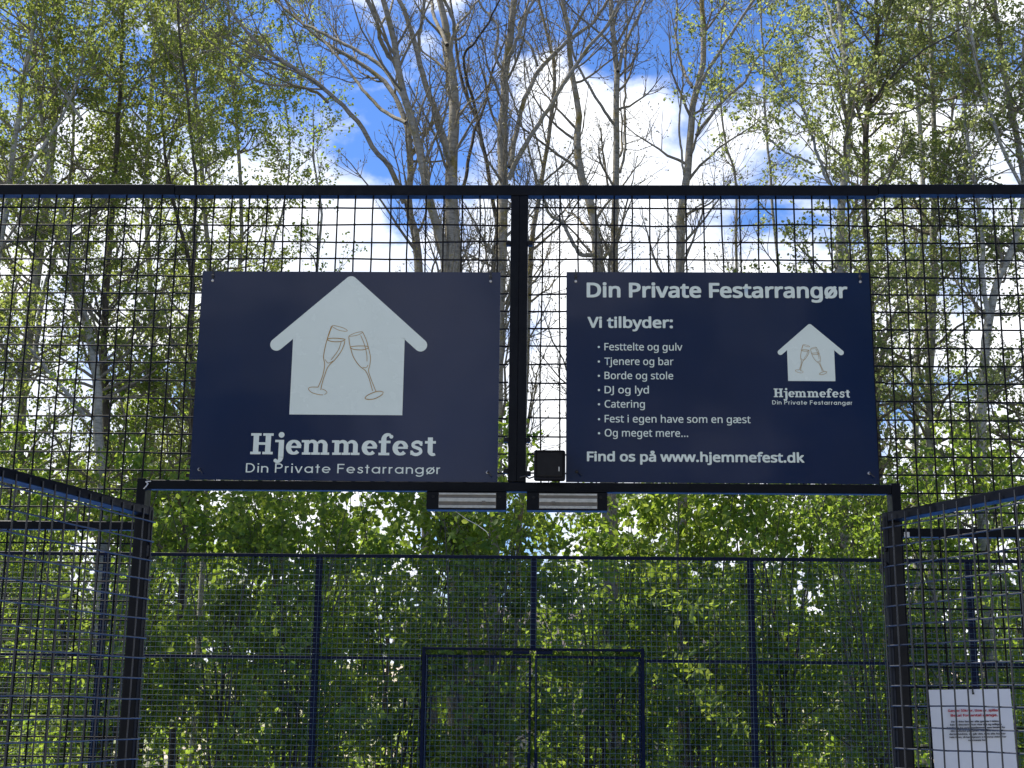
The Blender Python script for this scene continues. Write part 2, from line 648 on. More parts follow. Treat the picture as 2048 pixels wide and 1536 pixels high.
def smooth_line(pts, k=8):
    p = np.array(pts, float)
    closed = np.allclose(p[0], p[-1])
    q = np.vstack([p[-2] if closed else 2 * p[0] - p[1], p, p[1] if closed else 2 * p[-1] - p[-2]])
    out = []
    for i in range(1, len(q) - 2):
        for s in np.arange(k) / k:
            a, b_, c, d = q[i - 1], q[i], q[i + 1], q[i + 2]
            out.append(.5 * ((2 * b_) + (c - a) * s + (2 * a - 5 * b_ + 4 * c - d) * s * s + (-a + 3 * b_ - 3 * c + d) * s ** 3))
    out.append(p[-1])
    return np.array(out)


def arc(cx, cy, rx, ry, a0, a1, n=20):
    a = np.radians(np.linspace(a0, a1, n))
    return np.stack([cx + rx * np.cos(a), cy + ry * np.sin(a)], 1)


def rect(x0, x1, y0, y1):
    return np.array([(x0, y0), (x1, y0), (x1, y1), (x0, y1)], float), np.array([(0, 1, 2, 3)])


def disc(cx, cy, r, n=16):
    """quads of a filled disc as a fat ribbon pair"""
    a = np.radians(np.linspace(0, 180, n))
    top = np.stack([cx + r * np.cos(a), cy + r * np.sin(a)], 1)
    bot = np.stack([cx + r * np.cos(a), cy - r * np.sin(a)], 1)
    V = np.concatenate([top, bot])
    return V, np.array([(i, i + 1, n + i + 1, n + i) for i in range(n - 1)])


def flat_pieces(name, pieces, m, parent, d, step=.00010, tf=None):
    """pieces (V2,F) laid a hair apart so that none shares a plane with its neighbour"""
    Vs, Fs, o = [], [], 0
    for i, (V, F) in enumerate(pieces):
        V = np.array(V, float)
        if tf:
            V = tf(V)
        W = np.zeros((len(V), 3)); W[:, 0] = V[:, 0]; W[:, 2] = V[:, 1]; W[:, 1] = -d - (i % 5) * step
        Vs.append(W); Fs.append(F + o); o += len(V)
    return link(name, npmesh(name, np.concatenate(Vs), np.concatenate(Fs)), m, parent)


def slab_word(x):
    """the word Hjemmefest in a bold slab letter, cap height 1"""
    P = []
    XH = .69

    def serif(x0, x1, y0, h=.12):
        P.append(rect(x0, x1, y0, y0 + h))

    def H(o):
        for a in (.12, .68):
            P.append(rect(o + a, o + a + .25, .0, 1.0)); serif(o + a - .12, o + a + .36, 0); serif(o + a - .12, o + a + .36, .88)
        P.append(rect(o + .3, o + .75, .45, .57))

    def j(o):
        P.append(rect(o + .14, o + .38, -.12, XH)); serif(o - .03, o + .2, XH - .11, .11)
        c = arc(o + .08, -.13, .18, .22, 0, -110, 12)
        P.append(ribbon(c, np.linspace(.24, .10, 12)))
        P.append(disc(o + .02, -.29, .085)); P.append(disc(o + .25, .93, .135))

    def e(o):
        a = arc(o + .35, .345, .25, .285, 8, 318, 30)
        ang = np.linspace(8, 318, 30)
        P.append(ribbon(a, .12 + .12 * np.abs(np.cos(np.radians(ang))) * np.where(np.cos(np.radians(ang)) < 0, 1, .75)))
        P.append(rect(o + .18, o + .68, .31, .41))

    def m(o):
        for k, a in enumerate((.12, .55, .98)):
            P.append(rect(o + a, o + a + .22, 0, XH if k == 0 else XH - .19)); serif(o + a - .09, o + a + .31, 0, .11)
            if k:
                c = arc(o + a - .07, XH - .24, .18, .185, 0, 150, 14)
                P.append(ribbon(c, np.linspace(.22, .10, 14)))
        serif(o, o + .2, XH - .11, .11)

    def f(o):
        P.append(rect(o + .13, o + .37, 0, .78)); serif(o + .02, o + .52, 0); serif(o + .02, o + .56, XH - .12)
        P.append(ribbon(arc(o + .45, .76, .20, .22, 180, 60, 12), np.linspace(.24, .11, 12)))
        P.append(disc(o + .59, .88, .09))

    def s(o):
        c = smooth_line([(o + .53, .52), (o + .44, .62), (o + .29, .635), (o + .15, .55), (o + .17, .43), (o + .33, .36), (o + .48, .28), (o + .49, .14), (o + .33, .05), (o + .16, .075), (o + .07, .18)], 5)
        P.append(ribbon(c, .15))
        serif(o + .48, o + .57, .46, .21); serif(o + .03, o + .12, .03, .2)

    def t(o):
        P.append(rect(o + .13, o + .36, .16, .86)); serif(o, o + .50, XH - .12)
        P.append(ribbon(arc(o + .40, .19, .155, .14, 180, 300, 10), np.linspace(.23, .11, 10)))

    H(0); j(1.16); e(1.66); m(2.36); m(3.76); e(5.16); f(5.90); e(6.58); s(7.36); t(8.05)
    return P, 8.60


def geo_word(stroke=.115):
    """the line Din Private Festarrangør in a monoline geometric letter, cap height 1"""
    P = []
    W = stroke
    XH = .70
    R = XH / 2 - W / 2

    def bowl(o, a0=0, a1=360, cy=None):
        P.append(ribbon(arc(o + R + W / 2, XH / 2, R, R, a0, a1, 30), W))

    def stem(x, y0, y1):
        P.append(rect(x, x + W, y0, y1))

    def D(o):
        stem(o, 0, 1); P.append(ribbon(np.vstack([[(o, 1 - W / 2)], arc(o + .28, .5, .40, .5 - W / 2, 90, -90, 22), [(o, W / 2)]]), W)); return .80

    def i(o):
        stem(o + .02, 0, XH); P.append(disc(o + .02 + W / 2, .93, .075)); return .18

    def n(o):
        stem(o, 0, XH); P.append(ribbon(np.vstack([arc(o + .29, XH - .28, .24, .225, 175, 0, 16), [(o + .53, 0)]]), W)); return .62

    def P_(o):
        stem(o, 0, 1); P.append(ribbon(np.vstack([[(o, 1 - W / 2)], arc(o + .34, .72, .23, .28 - W / 2, 90, -90, 18), [(o, .44 + W / 2)]]), W)); return .68

    def r(o):
        stem(o, 0, XH); P.append(ribbon(arc(o + .25, XH - .28, .20, .225, 175, 75, 10), W)); return .36

    def v(o):
        P.append(ribbon([(o + .03, XH), (o + .30, 0)], W)); P.append(ribbon([(o + .57, XH), (o + .30, 0)], W)); return .64

    def a(o):
        bowl(o); stem(o + 2 * R, 0, XH); return 2 * R + W + .06

    def t(o):
        stem(o + .12, 0.0, .92); P.append(rect(o, o + .36, XH - W, XH)); return .40

    def e(o):
        bowl(o, 0, 320); P.append(rect(o + .06, o + 2 * R + W * .8, XH / 2 - W * .45, XH / 2 + W * .45)); return 2 * R + W + .04

    def F(o):
        stem(o, 0, 1); P.append(rect(o, o + .58, 1 - W, 1)); P.append(rect(o, o + .52, .46, .46 + W)); return .62

    def s(o):
        c = smooth_line([(o + .44, .54), (o + .34, .63), (o + .18, .62), (o + .10, .51), (o + .17, .41), (o + .33, .34), (o + .42, .24), (o + .38, .10), (o + .22, .05), (o + .08, .12), (o + .05, .18)], 5)
        P.append(ribbon(c, W)); return .50

    def g(o):
        bowl(o); P.append(ribbon(np.vstack([[(o + 2 * R + W / 2, XH)], arc(o + R + W / 2, -.02, R, .24, 0, -150, 16)]), W)); return 2 * R + W + .06

    def oe(o):
        bowl(o); P.append(ribbon([(o + .06, -.04), (o + 2 * R + W - .06, XH + .04)], W * .8)); return 2 * R + W

    x = 0.0
    G = {'D': D, 'i': i, 'n': n, 'P': P_, 'r': r, 'v': v, 'a': a, 't': t, 'e': e, 'F': F, 's': s, 'g': g, 'o': oe}
    for ch in 'Din Private Festarrangor':
        if ch == ' ':
            x += .38
        else:
            x += G[ch](x) + .145
    return P, x - .145


def place_word(word, x0, x1, y, cap, parent, m, d=.0006):
    P, w = word
    sx = (x1 - x0) / w
    return flat_pieces('lettering', P, m, parent, d, tf=lambda V: V * np.array([sx, cap]) + np.array([x0, y]))


GL = [
   [(0.3727, 0.4348), (0.3819, 0.4361), (0.4045, 0.4299), (0.416, 0.4227), (0.4105, 0.4203), (0.3907, 0.4239), (0.3727, 0.4348)],
   [(0.3708, 0.4339), (0.3622, 0.4031), (0.3551, 0.368), (0.3532, 0.3448), (0.3567, 0.3274), (0.356, 0.31), (0.3513, 0.2869), (0.3413, 0.2594)],
   [(0.4101, 0.3919), (0.409, 0.3832), (0.4013, 0.3627), (0.3855, 0.3393), (0.3668, 0.3188), (0.358, 0.2927), (0.352, 0.2696), (0.3493, 0.2523)],
   [(0.361, 0.3972), (0.3776, 0.4003), (0.4057, 0.3983), (0.41, 0.3949), (0.3948, 0.3903), (0.3724, 0.391), (0.361, 0.3972)],
   [(0.4004, 0.3889), (0.3929, 0.3655), (0.3744, 0.3377)],
   [(0.3576, 0.339), (0.3664, 0.329), (0.3801, 0.3349)],
   [(0.3412, 0.2603), (0.3219, 0.2601), (0.3151, 0.2549), (0.3252, 0.2449), (0.3448, 0.2393), (0.3559, 0.2385)],
   [(0.3601, 0.2394), (0.3668, 0.2452), (0.3624, 0.251), (0.3525, 0.2552)],
   [(0.4208, 0.4061), (0.4386, 0.4156), (0.4567, 0.4193), (0.4555, 0.4144), (0.4417, 0.4084), (0.4208, 0.4061)],
   [(0.4208, 0.4052), (0.4243, 0.3833), (0.4353, 0.3485), (0.453, 0.3225), (0.4716, 0.3068), (0.4821, 0.2852), (0.4929, 0.2506)],
   [(0.459, 0.4188), (0.4701, 0.3955), (0.478, 0.3693), (0.4835, 0.3461), (0.4823, 0.3228), (0.4794, 0.3083), (0.4847, 0.291), (0.4953, 0.2651), (0.5028, 0.2478)],
   [(0.4266, 0.3752), (0.4483, 0.3783), (0.4735, 0.3774), (0.4751, 0.3722), (0.4598, 0.3671), (0.4346, 0.3689), (0.4266, 0.3752)],
   [(0.4543, 0.4085), (0.4649, 0.3838), (0.4728, 0.3547), (0.4743, 0.3344)],
   [(0.4629, 0.3168), (0.4727, 0.3169), (0.478, 0.3242)],
   [(0.5237, 0.2466), (0.5138, 0.2499), (0.5, 0.2478), (0.4808, 0.239), (0.4727, 0.2303), (0.4812, 0.2266), (0.4978, 0.2282), (0.5143, 0.2364), (0.5224, 0.2437)],
]
GLW = [.0016, .0021, .0021, .0021, .0016, .0016, .0018, .0015, .0014, .0019, .0019, .0020, .0017, .0016, .0021]


def emblem(parent, tf, k):
    r = .018
    CL, CA, CR = (.2205, .3815), (.4212, .5625), (.6219, .3815)
    ps = [ribbon([CL, CA], 2 * r), ribbon([CA, CR], 2 * r), disc(*CL, r, 20), disc(*CR, r, 20), disc(*CA, r, 20)]
    ps.append(rect(.2655, .5769, .183, .40))
    V = np.array([(.2655, .40), (.5769, .40), (.5769, .4020), (.4212, .5605), (.2655, .4020)])
    ps.append((V[[0, 1, 2, 4]], np.array([(0, 1, 2, 3)])))
    ps.append((np.array([V[4], V[2], (.4212, .5605), (.4200, .5605)]), np.array([(0, 1, 2, 3)])))
    h = flat_pieces('house_emblem', ps, WHITE, parent, .0005, tf=tf)
    pieces = [ribbon(tf(smooth_line(g, 6)), w * k) for g, w in zip(GL, GLW)]
    # the heavy left edge of the left glass
    pieces.append(ribbon(tf(smooth_line([(.3727, .4348), (.3690, .4235), (.3635, .4060), (.3612, .3960)], 6)), .0028 * k))
    flat_pieces('champagne_glasses', pieces, GOLD, h, .0009)
    return h


def sign(loc, tilt, lean, label):
    t = tag(empty('advertising_sign', loc), label, 'sign')
    t.rotation_euler = (lean, tilt, 0)
    b = MB().box(0, .841, .0, .003, 0, .594)
    b.build('sign_panel', NAVY, t)
    return t


def sign_ties(t, ups, lows):
    for x, z in ups:                                              # nylon tie looped over the top edge through an eyelet
        b = MB()
        b.box(x - .002, x + .002, -.0022, -.0005, z, .601)
        b.box(x - .002, x + .002, -.0022, .010, .5995, .6015)
        b.box(x - .0035, x + .0035, -.005, -.0023, z + .010, z + .017, .0008, 1)
        o = b.build('cable_tie', TIE, t)
        e = MB().cyl((x, -.0035, z), (x, 0, z), .0036, 12)
        e.build('eyelet', ZINC, o, True)
    for x, z, zn in lows:                                         # eyelet with a short tie end
        b = MB().cyl((x + .001, -.004, z), (x + .012, -.012, z - .012), .0015, 6)
        b.cyl((x, -.0042, z - .001), (x + .003, -.006, z + .001), .003, 8)
        o = b.build('cable_tie', TIE, t)
        e = MB().cyl((x, -.0038, z), (x, 0, z), .0042, 12)
        e.build('eyelet', ZINC if zn else TIE, o, True)


idt = lambda V: np.array(V, float)
s1 = sign((-.9893, -.0035, 2.1458), 0.0018, 0.0, 'blue sign with a big white house and two clinking glasses')
emblem(s1, idt, 1.0)
place_word(slab_word(0), .1635, .6741, .0713, .0585, s1, WHITE)
place_word(geo_word(), .1540, .6864, .0209, .0254, s1, WHITE)
sign_ties(s1, [(.030, .566), (.813, .567)], [(.0265, .0280, 1), (.8135, .0262, 1)])

s2 = sign((.0367, -.0035, 2.1460), 0.0002, 0.0, 'blue sign listing party services in white text with a small house logo')
tf2 = lambda V: (np.array(V, float) - np.array([.4212, .183])) * np.array([.413, .406]) + np.array([.6712, .2835])
emblem(s2, tf2, .55)
place_word(slab_word(0), .5665, .7744, .2379, .0242, s2, WHITE)
place_word(geo_word(.14), .5618, .7791, .2175, .0116, s2, WHITE)
lettering('Din Private Festarrangør', .0563, .7790, .5195, .0434, s2, WHITE, bold=.027)
lettering('Vi tilbyder:', .0585, .2948, .4318, .0318, s2, WHITE, bold=.027)
for body, x1, y in (('Festtelte og gulv', .3200, .3678), ('Tjenere og bar', .2950, .3264), ('Borde og stole', .2935, .2862),
                    ('DJ og lyd', .2265, .2461), ('Catering', .2150, .2062), ('Fest i egen have som en gæst', .5017, .1650), ('Og meget mere...', .3317, .1258)):
    lettering(body, .1052, x1, y, .0208, s2, WHITE, bold=.008)
for z in (.3772, .3357, .2954, .2553, .2154, .1736, .1346):
    flat_pieces('bullet', [disc(.0898, z, .0031, 10)], WHITE, s2, .0006)
lettering('Find os på www.hjemmefest.dk', .0568, .6432, .0570, .0270, s2, WHITE, bold=.027)
sign_ties(s2, [(.026, .566), (.8153, .567)], [(.0291, .0284, 0), (.8152, .0292, 1)])

# ------------------------------------------------------------------ power box and magnetic locks
pb = tag(empty('junction_box', (-.0075, -.012, 2.1465)), 'small square black junction box on the lintel beside the text sign', 'electrical box')
MB().box(-.0425, .0425, -.030, .012, .0005, .081, .008, 3).build('housing', PLASTIC, pb, False)
b = MB().box(-.038, .038, -.033, -.0303, .005, .077, .006, 2)
cv = b.build('cover', PLASTIC, pb)
for x, z in ((-.032, .011), (.032, .011), (-.032, .071), (.032, .071)):
    MB().cyl((x, -.0345, z), (x, -.0331, z), .0025, 8).build('screw', PLASTIC, cv)
MB().box(.024, .0265, -.0338, -.0331, .022, .034).build('indicator', TAPE, cv)
b = MB()
pts = [(-.042, 0, .012), (-.055, .004, .008), (-.066, .008, .015), (-.080, .012, .012)]
for a, c in zip(pts[:-1], pts[1:]):
    b.cyl(a, c, .0022, 8)
b.build('cable', TIE, pb)


def mag_lock(x0, x1, label, flipx):
    t = tag(empty('magnetic_lock', ((x0 + x1) / 2, -.004, 2.1195)), label, 'door lock')
    w = (x1 - x0) / 2
    b = MB()
    b.box(-w, w, -.016, .026, -.053, -.0035, .0015, 1)
    b.build('housing', FRAME, t)
    MB().box(-w - .001, w, -.019, .026, -.0030, -.0005).build('mounting_plate', LEAFFRAME, t)
    f = MB().box(-w + .033, w - .027, -.0185, -.0163, -.049, -.007).build('lock_face', RESIN, t)
    for z0, z1 in ((-.0130, -.0085), (-.0315, -.0215), (-.0480, -.0415)):
        MB().box(-w + .034, w - .028, -.0205, -.0187, z0, z1, .0004, 1).build('pole_strip', STEEL, f)
    for x in (w - .018, -w + .018):
        MB().cyl((x, -.019, -.018), (x, -.0162, -.018), .004, 10).build('screw', PLASTIC, t)
    b = MB()
    pts = ([(-.03, .01, -.054), (.0, .012, -.075), (.03, .016, -.090), (.055, .018, -.108), (.060, .018, -.118)] if flipx > 0 else
           [(-.025, .01, -.054), (-.008, .008, -.064), (.012, .008, -.063), (.018, .010, -.057), (.034, .008, -.066), (.055, .010, -.056)])
    for a, c_ in zip(pts[:-1], pts[1:]):
        b.cyl(a, c_, .0009, 5)
    b.build('loose_strand', TAPE, t)
    b = MB().box(flipx * .042, flipx * .042 + .010, -.0222, -.0207, -.036, -.030)
    b.build('rust_patch', RESIN, t)
    return t


mag_lock(-.3385, -.1235, 'magnetic door lock with pale strips under the lintel, beneath the house sign', 1)
mag_lock(-.0685, .1480, 'magnetic door lock with pale strips under the lintel, right of the centre post', -1)

# ------------------------------------------------------------------ paper notice
nt_ = tag(empty('paper_notice', (.985, -.006, 1.3105)), 'white paper notice with red heading tied to the near fence', 'notice')
nt_.rotation_euler = (0, -.022, 0)
N = 12
V, F = [], []
for j in range(N + 1):
    for i in range(N + 1):
        x, z = .21 * i / N, .297 * j / N
        V.append((x, -.001 - .0018 * math.sin(i * .55) * math.sin(j * .4 + 1) - .0012 * math.sin(j * .9), z))
for j in range(N):
    for i in range(N):
        a = j * (N + 1) + i
        F.append((a, a + 1, a + N + 2, a + N + 1))
link('sheet', npmesh('sheet', V, F, True), PAPER, nt_)
DN = .0050
lettering('Gæster 50kr pr. time pr. spiller.', .044, .176, .2405, .0064, nt_, REDINK, d=DN, bold=.035)
lettering('Betal for antal gange.', .050, .171, .2285, .0064, nt_, REDINK, d=DN, bold=.035)
for k, (body, x0, x1) in enumerate((('Da vi ikke fanger alle gæster i tiden,', .050, .174), ('kan vi desværre kun vise det og udligne', .047, .179),
                                    ('betalingen fra vores medlemmer, som betaler for', .038, .187), ('din spilletid på banen. Hvis alle bare gør', .047, .182),
                                    ('deres bedste, så går det, hvis alle husker', .043, .187), ('hele tiden, så kan ligesom vi komme videre her', .043, .188), ('nærmeste her.', .090, .138))):
    lettering(body, x0, x1, .2140 - k * .0078, .0044, nt_, INK, d=DN, bold=.035)
b = MB().box(.110, .114, -.006, -.0052, .2845, .3000)
b.box(.109, .115, -.008, -.0061, .284, .289, .0006, 1)
b.build('cable_tie', TIE, nt_)

# ------------------------------------------------------------------ far fence
ff = tag(empty('court_fence', (-.178, 10.0, 0)), 'far navy court fence with tall mesh panels in front of the shrubs', 'fence')


def fpart(mb, name, m=FARPAINT, smooth=False):
    return part(mb, name, m, ff, smooth)


S = 2.118
FX = [-.178 + S * k for k in range(-4, 5)]
for k, x in zip(range(-4, 5), FX):
    z0 = 2.106 if k == 0 else .01
    fpart(MB().box(x - .031, x + .031, .004 + 10, .064 + 10, z0, 2.966, .004, 2), 'post')
fpart(MB().box(FX[0] - .03, FX[-1] + .03, 10, 10.035, 2.967, 3.0, .003, 1), 'top_rail')
fpart(MB().box(FX[0] + .032, -1.262, 10.002, 10.034, 1.980, 2.010, .003, 1), 'mid_rail')
fpart(MB().box(.904, FX[-1] - .032, 10.002, 10.034, 1.980, 2.010, .003, 1), 'mid_rail')
for x0, x1 in ((-1.255, -1.222), (.864, .897)):
    fpart(MB().box(x0, x1, 10.003, 10.05, .01, 2.110, .003, 2), 'post')
fpart(MB().box(-1.2215, .8635, 10.002, 10.034, 2.082, 2.106, .003, 1), 'lintel')
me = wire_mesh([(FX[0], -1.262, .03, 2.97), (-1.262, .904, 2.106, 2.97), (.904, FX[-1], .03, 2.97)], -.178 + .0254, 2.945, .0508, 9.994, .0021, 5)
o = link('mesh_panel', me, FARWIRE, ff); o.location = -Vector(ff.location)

for x0, x1, lab in ((-1.219, -.196, 'closed navy gate leaf in the far fence, left of the two'), (-.160, .861, 'closed navy gate leaf in the far fence, right of the two')):
    t = tag(empty('gate_leaf', ((x0 + x1) / 2, 10.0, 0)), lab, 'gate', 'closed gate leaves of the far gateway')
    w = (x1 - x0) / 2
    b = MB().box(-w, -w + .023, .004, .040, .04, 2.036, .003, 1)
    b.box(w - .023, w, .004, .040, .04, 2.036, .003, 1)
    b.box(-w + .0235, w - .0235, .004, .040, 2.010, 2.036, .003, 1)
    b.box(-w + .0235, w - .0235, .004, .040, .04, .066, .003, 1)
    b.build('leaf_frame', FARPAINT, t)
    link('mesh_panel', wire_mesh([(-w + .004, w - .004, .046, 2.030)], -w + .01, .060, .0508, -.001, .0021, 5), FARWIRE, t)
    hx = w - .018 if x0 < -1 else -w + .018
    MB().box(hx - .012, hx + .012, -.012, .003, .98, 1.12, .003, 1).build('handle', FARPAINT, t)
for x0, x1, lab in ((-.372, -.212, 'dark magnetic lock on the far gate lintel, left of the pair'), (-.148, .012, 'dark magnetic lock on the far gate lintel, right of the pair')):
    t = tag(empty('magnetic_lock', ((x0 + x1) / 2, 9.99, 2.08)), lab, 'door lock', 'magnetic locks on the far gate')
    MB().box((x0 - x1) / 2, (x1 - x0) / 2, -.012, .010, -.034, .000, .002, 1).build('housing', FARPAINT, t)
    MB().box((x0 - x1) / 2 + .01, (x1 - x0) / 2 - .01, -.016, -.0125, -.030, -.006, .001, 1).build('lock_face', FARPAINT, t)

# ------------------------------------------------------------------ trees
rng = np.random.default_rng(7)


def unit(v):
    return v / (np.linalg.norm(v, axis=-1, keepdims=True) + 1e-9)


def resample(P, n):
    d = np.r_[0, np.cumsum(np.linalg.norm(np.diff(P, axis=0), axis=1))]
    t = np.linspace(0, d[-1], n)
    return np.stack([np.interp(t, d, P[:, k]) for k in range(3)], 1)


def sprout(P, R, cnt, t0, t1, L, ang, up, wig, n, rfrac=.55, rmax=.05, tip=.3, taper_l=.5):
    """children polylines of the batch P (m,k,3): cnt per parent, lengths L=(a,b)"""
    m, k, _ = P.shape
    if isinstance(cnt, float):                                    # a number per metre of parent
        ln_ = np.linalg.norm(np.diff(P, axis=1), axis=2).sum(1)
        pi = np.repeat(np.arange(m), np.maximum(1, np.round(ln_ * cnt * (t1 - t0))).astype(int))
    else:
        pi = np.repeat(np.arange(m), cnt)
    M_ = len(pi)
    t = rng.uniform(t0, t1, M_)
    f = t * (k - 1)
    i = np.minimum(f.astype(int), k - 2)
    w = (f - i)[:, None]
    pos = P[pi, i] * (1 - w) + P[pi, i + 1] * w
    rad = R[pi, i] * (1 - w[:, 0]) + R[pi, i + 1] * w[:, 0]
    tan = unit(P[pi, i + 1] - P[pi, i])
    rnd = rng.normal(size=(M_, 3))
    per = unit(rnd - (rnd * tan).sum(1, keepdims=True) * tan)
    a = np.radians(rng.normal(ang, 10, M_))[:, None]
    d = np.cos(a) * tan + np.sin(a) * per
    ln = rng.uniform(L[0], L[1], M_) * (1 - taper_l * t)
    Q = np.empty((M_, n, 3)); Q[:, 0] = pos
    for s in range(1, n):
        d = unit(d + np.array([0, 0, up]) / (n - 1) + rng.normal(size=(M_, 3)) * wig)
        Q[:, s] = Q[:, s - 1] + d * (ln / (n - 1))[:, None]
    r0 = np.minimum(rad * rfrac, rmax)
    return Q, r0[:, None] * np.linspace(1, tip, n)[None]


def leaves(P, per, size, name, m, parent, t0=.15, off=.03, droop=.25, long=1.35):
    """leaves along the batch of twigs P; each a small folded six-corner blade"""
    mm, k, _ = P.shape
    N_ = mm * per
    pi = np.repeat(np.arange(mm), per)
    t = (t0 + (1 - t0) * rng.uniform(0, 1, N_) ** .7) * (k - 1)
    i = np.minimum(t.astype(int), k - 2)
    w = (t - i)[:, None]
    pos = P[pi, i] * (1 - w) + P[pi, i + 1] * w + rng.normal(size=(N_, 3)) * off
    d = unit(rng.normal(size=(N_, 3)) + np.array([0, 0, -droop]))
    q = rng.normal(size=(N_, 3))
    s = unit(q - (q * d).sum(1, keepdims=True) * d)
    nrm = np.cross(d, s)
    ln = (size[0] + (size[1] - size[0]) * rng.beta(1.6, 1.8, N_))[:, None]
    wd = ln / long * .5
    fold = wd * rng.uniform(.1, .5, (N_, 1))
    V = np.empty((N_, 6, 3))
    V[:, 0] = pos
    V[:, 1] = pos + d * ln * .30 + s * wd * .9 + nrm * fold
    V[:, 2] = pos + d * ln * .68 + s * wd * .8 + nrm * fold
    V[:, 3] = pos + d * ln - nrm * fold * .5
    V[:, 4] = pos + d * ln * .68 - s * wd * .8 + nrm * fold
    V[:, 5] = pos + d * ln * .30 - s * wd * .9 + nrm * fold
    b = np.arange(N_)[:, None] * 6
    F = np.concatenate([b + np.array([[0, 1, 2, 3]]), b + np.array([[0, 3, 4, 5]])])
    V = V.reshape(-1, 3)
    if parent is not None:
        V = V - np.array(parent.location)
    return link(name, npmesh(name, V, F), m, parent)


def Z1(p): return [(.3418 * x, .3418 * y) for x, y in p]
def Z2(p): return [(600 + .3418 * x, .3418 * y) for x, y in p]
def Z3(p): return [(1300 + .3652 * x, .3652 * y) for x, y in p]
def Z4(p): return [(.3906 * x, 380 + .3906 * y) for x, y in p]
def Z5(p): return [(1720 + .4034 * x, 360 + .4034 * y) for x, y in p]


def stem(pts, Y, w0, w1, base=False, lean=0.0, top=2.0):
    """a traced stem: pixel polyline (low end first) set at distance Y, widths in photograph pixels"""
    P = np.array([onY(u, v, Y) for u, v in pts])
    sc = (Y - CAM[1]) / FPX
    r0, r1 = w0 * sc / 2, w1 * sc / 2
    # depth wanders so that stems of one tree fan out in every direction
    ln = P[-1, 2] - P[0, 2]
    k = np.linspace(0, 1, len(P))
    P[:, 1] += lean * k
    # keep each point on its own sight line after the shift in depth
    P = CAM + (P - CAM) * ((P[:, 1] - CAM[1]) / (Y - CAM[1]))[:, None]
    r1 *= 1.0
    r = np.linspace(r0, r1, len(P))
    if base:                                                      # down to the ground
        d = unit(P[0] - P[1])
        d = unit(d * np.array([.35, .35, 1]) + np.array([0, 0, -.2]))
        g = P[0] + d * (P[0, 2] / -d[2])
        P = np.vstack([g, (g + P[0]) / 2, P]); r = np.r_[r0 * 1.2, r0 * 1.05, r]
    if top:                                                       # on above the picture
        d = unit(unit(P[-1] - P[-2]) + np.array([0, 0, .35]))
        P = np.vstack([P, P[-1] + d * top * .5 + rng.normal(size=3) * .06, P[-1] + d * top + rng.normal(size=3) * .15])
        r = np.r_[r, r1 * .6, r1 * .15]
    n = 40
    dd = np.r_[0, np.cumsum(np.linalg.norm(np.diff(P, axis=0), axis=1))]
    S_ = smooth_line3(P)
    ds = np.r_[0, np.cumsum(np.linalg.norm(np.diff(S_, axis=0), axis=1))]
    rr = np.interp(np.linspace(0, 1, n), dd / dd[-1], r)
    Q = resample(S_, n)
    Q[1:-1] += rng.normal(size=(n - 2, 3)) * .006
    return Q, rr


def smooth_line3(p, k=6):
    q = np.vstack([2 * p[0] - p[1], p, 2 * p[-1] - p[-2]])
    out = []
    for i in range(1, len(q) - 2):
        a, b_, c, d = q[i - 1:i + 3]
        for s in np.arange(k) / k:
            out.append(.5 * ((2 * b_) + (c - a) * s + (2 * a - 5 * b_ + 4 * c - d) * s * s + (-a + 3 * b_ - 3 * c + d) * s ** 3))
    out.append(p[-1])
    return np.array(out)


def tree(name, label, group, stems, bark, twigm, kind, leafm=None, cfg=None):
    """stems: list of (Q (40,3), r (40,)). kind bare or leafy"""
    P = np.stack([s[0] for s in stems]); R = np.stack([s[1] for s in stems])
    base = P[0, 0].copy(); base[2] = 0
    t = tag(empty(name, base), label, 'tree', group)
    V, F = tubes(P, R, 12)
    link('trunk', npmesh('trunk', V - base, F, True), bark, t)
    c = dict(limbs=2.0, t0=.3, L=(1.0, 2.8), tw=6, twL=(.4, 1.1), t3=3, t3L=(.15, .45), per=2, size=(.022, .045), ang=42, up=.9, off=.012)
    c.update(cfg or {})
    A, RA = sprout(P, R, c['limbs'], c['t0'], .98, c['L'], c['ang'], c['up'], .13, 9, .5, .022, .25, c.get('tap', .45))
    RA = np.maximum(RA, .0028)
    B, RB = sprout(A, RA, c['tw'], .15, 1.0, c['twL'], 42, .55, .16, 6, .6, .007, .45)
    RB = np.maximum(RB, .0020)
    D, RD = sprout(B, RB, c['t3'], .15, 1.0, c['t3L'], 42, .35, .18, 4, .7, .0035, .6)
    RD = np.maximum(RD, .0016)
    V, F = join([tubes(A, RA, 6), tubes(B, RB, 4), tubes(D, RD, 3)])
    link('limbs', npmesh('limbs', V - base, F, True), twigm, t)
    if kind == 'bare':
        leaves(D, c['per'], c['size'], 'buds', BUD, t, .55, c['off'], -.3, 1.9)
    else:
        leaves(np.concatenate([D]), c['per'], c['size'], 'crown', leafm, t, .1, c['off'], .3)
    return t


